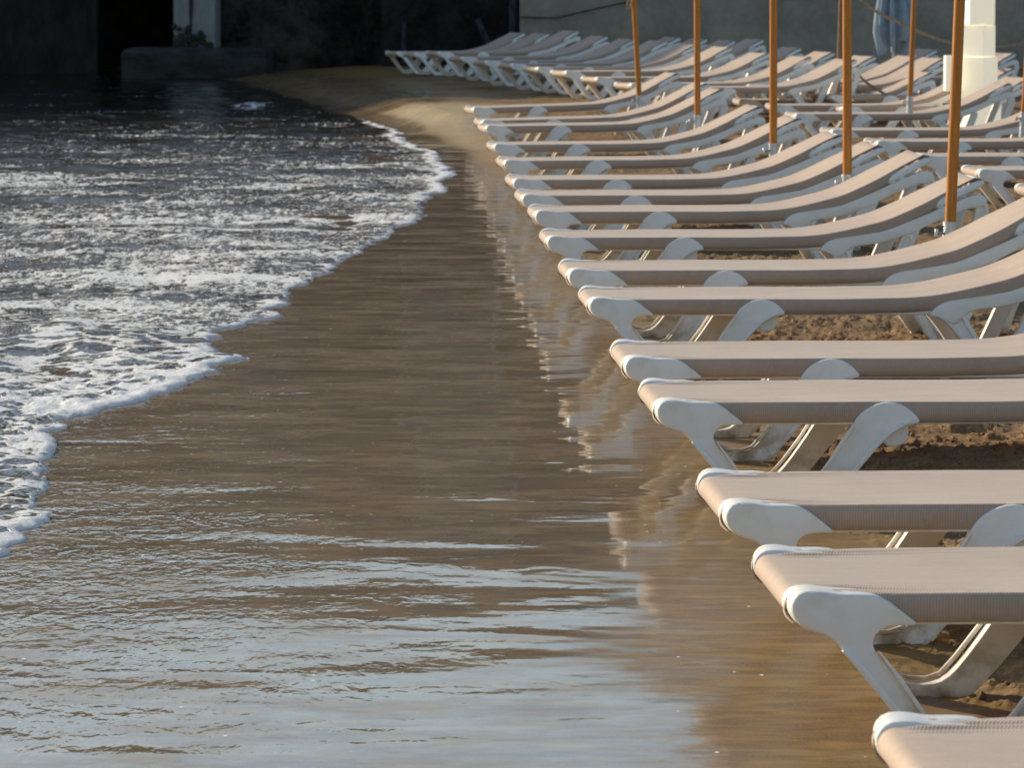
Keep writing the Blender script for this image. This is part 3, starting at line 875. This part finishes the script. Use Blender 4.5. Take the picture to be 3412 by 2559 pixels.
def lumpy(name, x0, x1, y0, y1, z0, z1, mat, label, cat, nx=60, nz=24, amp=.12, seed=5, slope=0.0):
    """rough-faced wall: displaced front face, solid behind"""
    xs = np.linspace(x0, x1, nx); zs = np.linspace(z0, z1, nz)
    bm = bmesh.new(); V = []
    A, B = np.meshgrid(xs, zs)
    N = fbm(A*1.7, B*2.4, 4, seed, .6)
    for j in range(nz):
        V.append([bm.verts.new((xs[i], y0-amp*(N[j, i]-.3)*2+slope*(zs[j]-z0), zs[j])) for i in range(nx)])
    for j in range(nz-1):
        for i in range(nx-1): bm.faces.new((V[j][i], V[j][i+1], V[j+1][i+1], V[j+1][i]))
    bk = [bm.verts.new(c) for c in ((x0, y1, z0), (x1, y1, z0), (x1, y1, z1), (x0, y1, z1))]
    bm.faces.new(bk)
    tl = V[-1][0]; tr = V[-1][-1]; bl = V[0][0]; br = V[0][-1]
    bm.faces.new([v for v in V[-1]]+[bk[2], bk[3]])
    bm.faces.new([V[j][0] for j in range(nz)]+[bk[3], bk[0]])
    bm.faces.new([V[j][-1] for j in range(nz)]+[bk[2], bk[1]])
    o = link(name, bm, mat, None)
    if cat: tag(o, label, cat)
    return o
def wx(x, D): return (x-1706)*D/F
# plastered seawall at right
pw = lumpy('plastered_wall', wx(1732, 68), 40, 68, 68.5, -.2, 3.3, M['plaster'], 'smooth grey-brown plastered wall behind the loungers at right', 'wall', 90, 12, .02, 9)
bx = bmesh.new(); tube(bx, [(wx(1735, 67.9), 67.9, CAMZ-(55-HY)*67.9/F), (wx(1850, 67.9), 67.9, CAMZ-(58-HY)*67.9/F), (wx(2000, 67.9), 67.9, CAMZ-(24-HY)*67.9/F), (wx(2120, 67.9), 67.9, CAMZ-(-2-HY)*67.9/F)], .012, 6)
o = link('wall_cable', bx, M['plaster_dark']); tag(o, 'thin pale cable running up across the plastered wall', 'cable')
# dark recess with timber
bk_ = lumpy('masonry_recess_wall', wx(1270, 71), wx(1760, 71), 71.2, 72, -.3, 3.0, M['black'], 'rubble wall with its shade painted black, in the dark recess left of the plastered wall', 'wall', 50, 24, .10, 15)
for i, (xa, ya_, xb, yb_, lab) in enumerate([(1590, 60, 1640, 150, 'dark leaning timber in the recess behind the far loungers'),
                                   (1708, -40, 1706, 130, 'dark upright pipe at the left corner of the plastered wall'),
                                   (1347, 70, 1347, 185, 'dark blue upright stake left of the far loungers')]):
    Dd = 67.4 if i < 2 else 64.5
    bm = bmesh.new(); tube(bm, [(wx(xa, Dd), Dd, CAMZ-(ya_-HY)*Dd/F), (wx(xb, Dd), Dd, CAMZ-(yb_-HY)*Dd/F-.1)], .05 if i < 2 else .03, 8)
    o = link(['leaning_timber', 'wall_pipe', 'stake'][i], bm, M['timber']); tag(o, lab, ['timber', 'pipe', 'stake'][i])
# rock face
rk = lumpy('rock_face', wx(700, 71.5), wx(1300, 71.5), 72.0, 73.8, -.4, 3.0, M['rock'], 'rough brown rock face between the white pillar and the dark recess', 'rock', 90, 40, .30, 25, .1)
# quay platform and pillar
bm = bmesh.new()
D3 = 69.3
box(bm, wx(405, D3), wx(893, D3), D3, D3+3.2, -.4, CAMZ-(160-HY)*D3/F, .10, 3)
bmesh.ops.subdivide_edges(bm, edges=bm.edges, cuts=5, use_grid_fill=True)
for v in bm.verts:
    n_ = float(fbm(np.array(v.co.x*2.2), np.array(v.co.z*5+v.co.y), 3, 33)); v.co.y -= (n_-.5)*.18; v.co.z += (n_-.5)*.06
o = link('concrete_platform', bm, M['concrete']); tag(o, 'low weathered concrete platform at the water edge under the white pillar', 'platform')
D4 = 70.6
pl = empty('white_pillar', (wx(652, D4), D4, .35))
bm = bmesh.new(); a = wx(722, D4)-wx(652, D4); box(bm, -a, a, 0, 1.2, 0, 2.25, .02, 1)
link('pillar_shaft', bm, M['pillar'], pl)
bm = bmesh.new(); tube(bm, [(-.06, -.03, .3), (-.05, -.03, .85), (-.055, -.03, 1.0), (-.05, -.03, 2.2)], [.012, .03, .012, .012], 6)
link('rusty_pipe', bm, M['timber'], pl)
bm = bmesh.new()
for k in range(60):
    x = random.uniform(-a, a*.8); z = abs(random.gauss(0, .08))*(1.6 if x < 0 else 1)
    if .08 < x < .25 and random.random() < .7: z += random.uniform(0, .25)
    bmesh.ops.create_icosphere(bm, subdivisions=1, radius=random.uniform(.03, .06), matrix=Matrix.Translation((x, -.08, .12+z)))
link('weed_growth', bm, M['dryweed'], pl)
tag(pl, 'pale painted square pillar with a thin pipe on the concrete platform', 'pillar')
D5 = 73.0
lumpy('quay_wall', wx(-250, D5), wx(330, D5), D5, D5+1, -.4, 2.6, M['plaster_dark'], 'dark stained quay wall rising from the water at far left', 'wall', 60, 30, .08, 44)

# ------------------------------------------------------------------ pebbles and grains lying on the sand
def pebble_mesh(seed):
    r_ = random.Random(seed); bm = bmesh.new(); bmesh.ops.create_icosphere(bm, subdivisions=2, radius=1)
    for v in bm.verts: v.co *= r_.uniform(.8, 1.15)
    for v in bm.verts: v.co.z *= .6
    return bm
bm = bmesh.new()
for k in range(2200):
    y = random.uniform(6.5, 24); x = float(row_x(y))+random.uniform(.45, 2.6)
    rr = random.uniform(.003, .008)
    if random.random() < .06: rr *= 1.8
    mtx = Matrix.Translation((x, y, gz(x, y)+.008))@Matrix.Rotation(random.uniform(0, 6), 4, 'Z')@Matrix.Diagonal((rr, rr*random.uniform(.6, 1), rr*.8, 1))
    bmesh.ops.create_icosphere(bm, subdivisions=1, radius=1, matrix=mtx)
o = link('sand_crumbs', bm, simple('sand_crumb', (.20, .13, .07), .9, .3, 30)); o['kind'] = 'stuff'
tag(o, 'loose crumbs of damp sand scattered below the loungers', 'sand crumbs')

sc.cycles.max_bounces = 8
sc.cycles.use_denoising = True
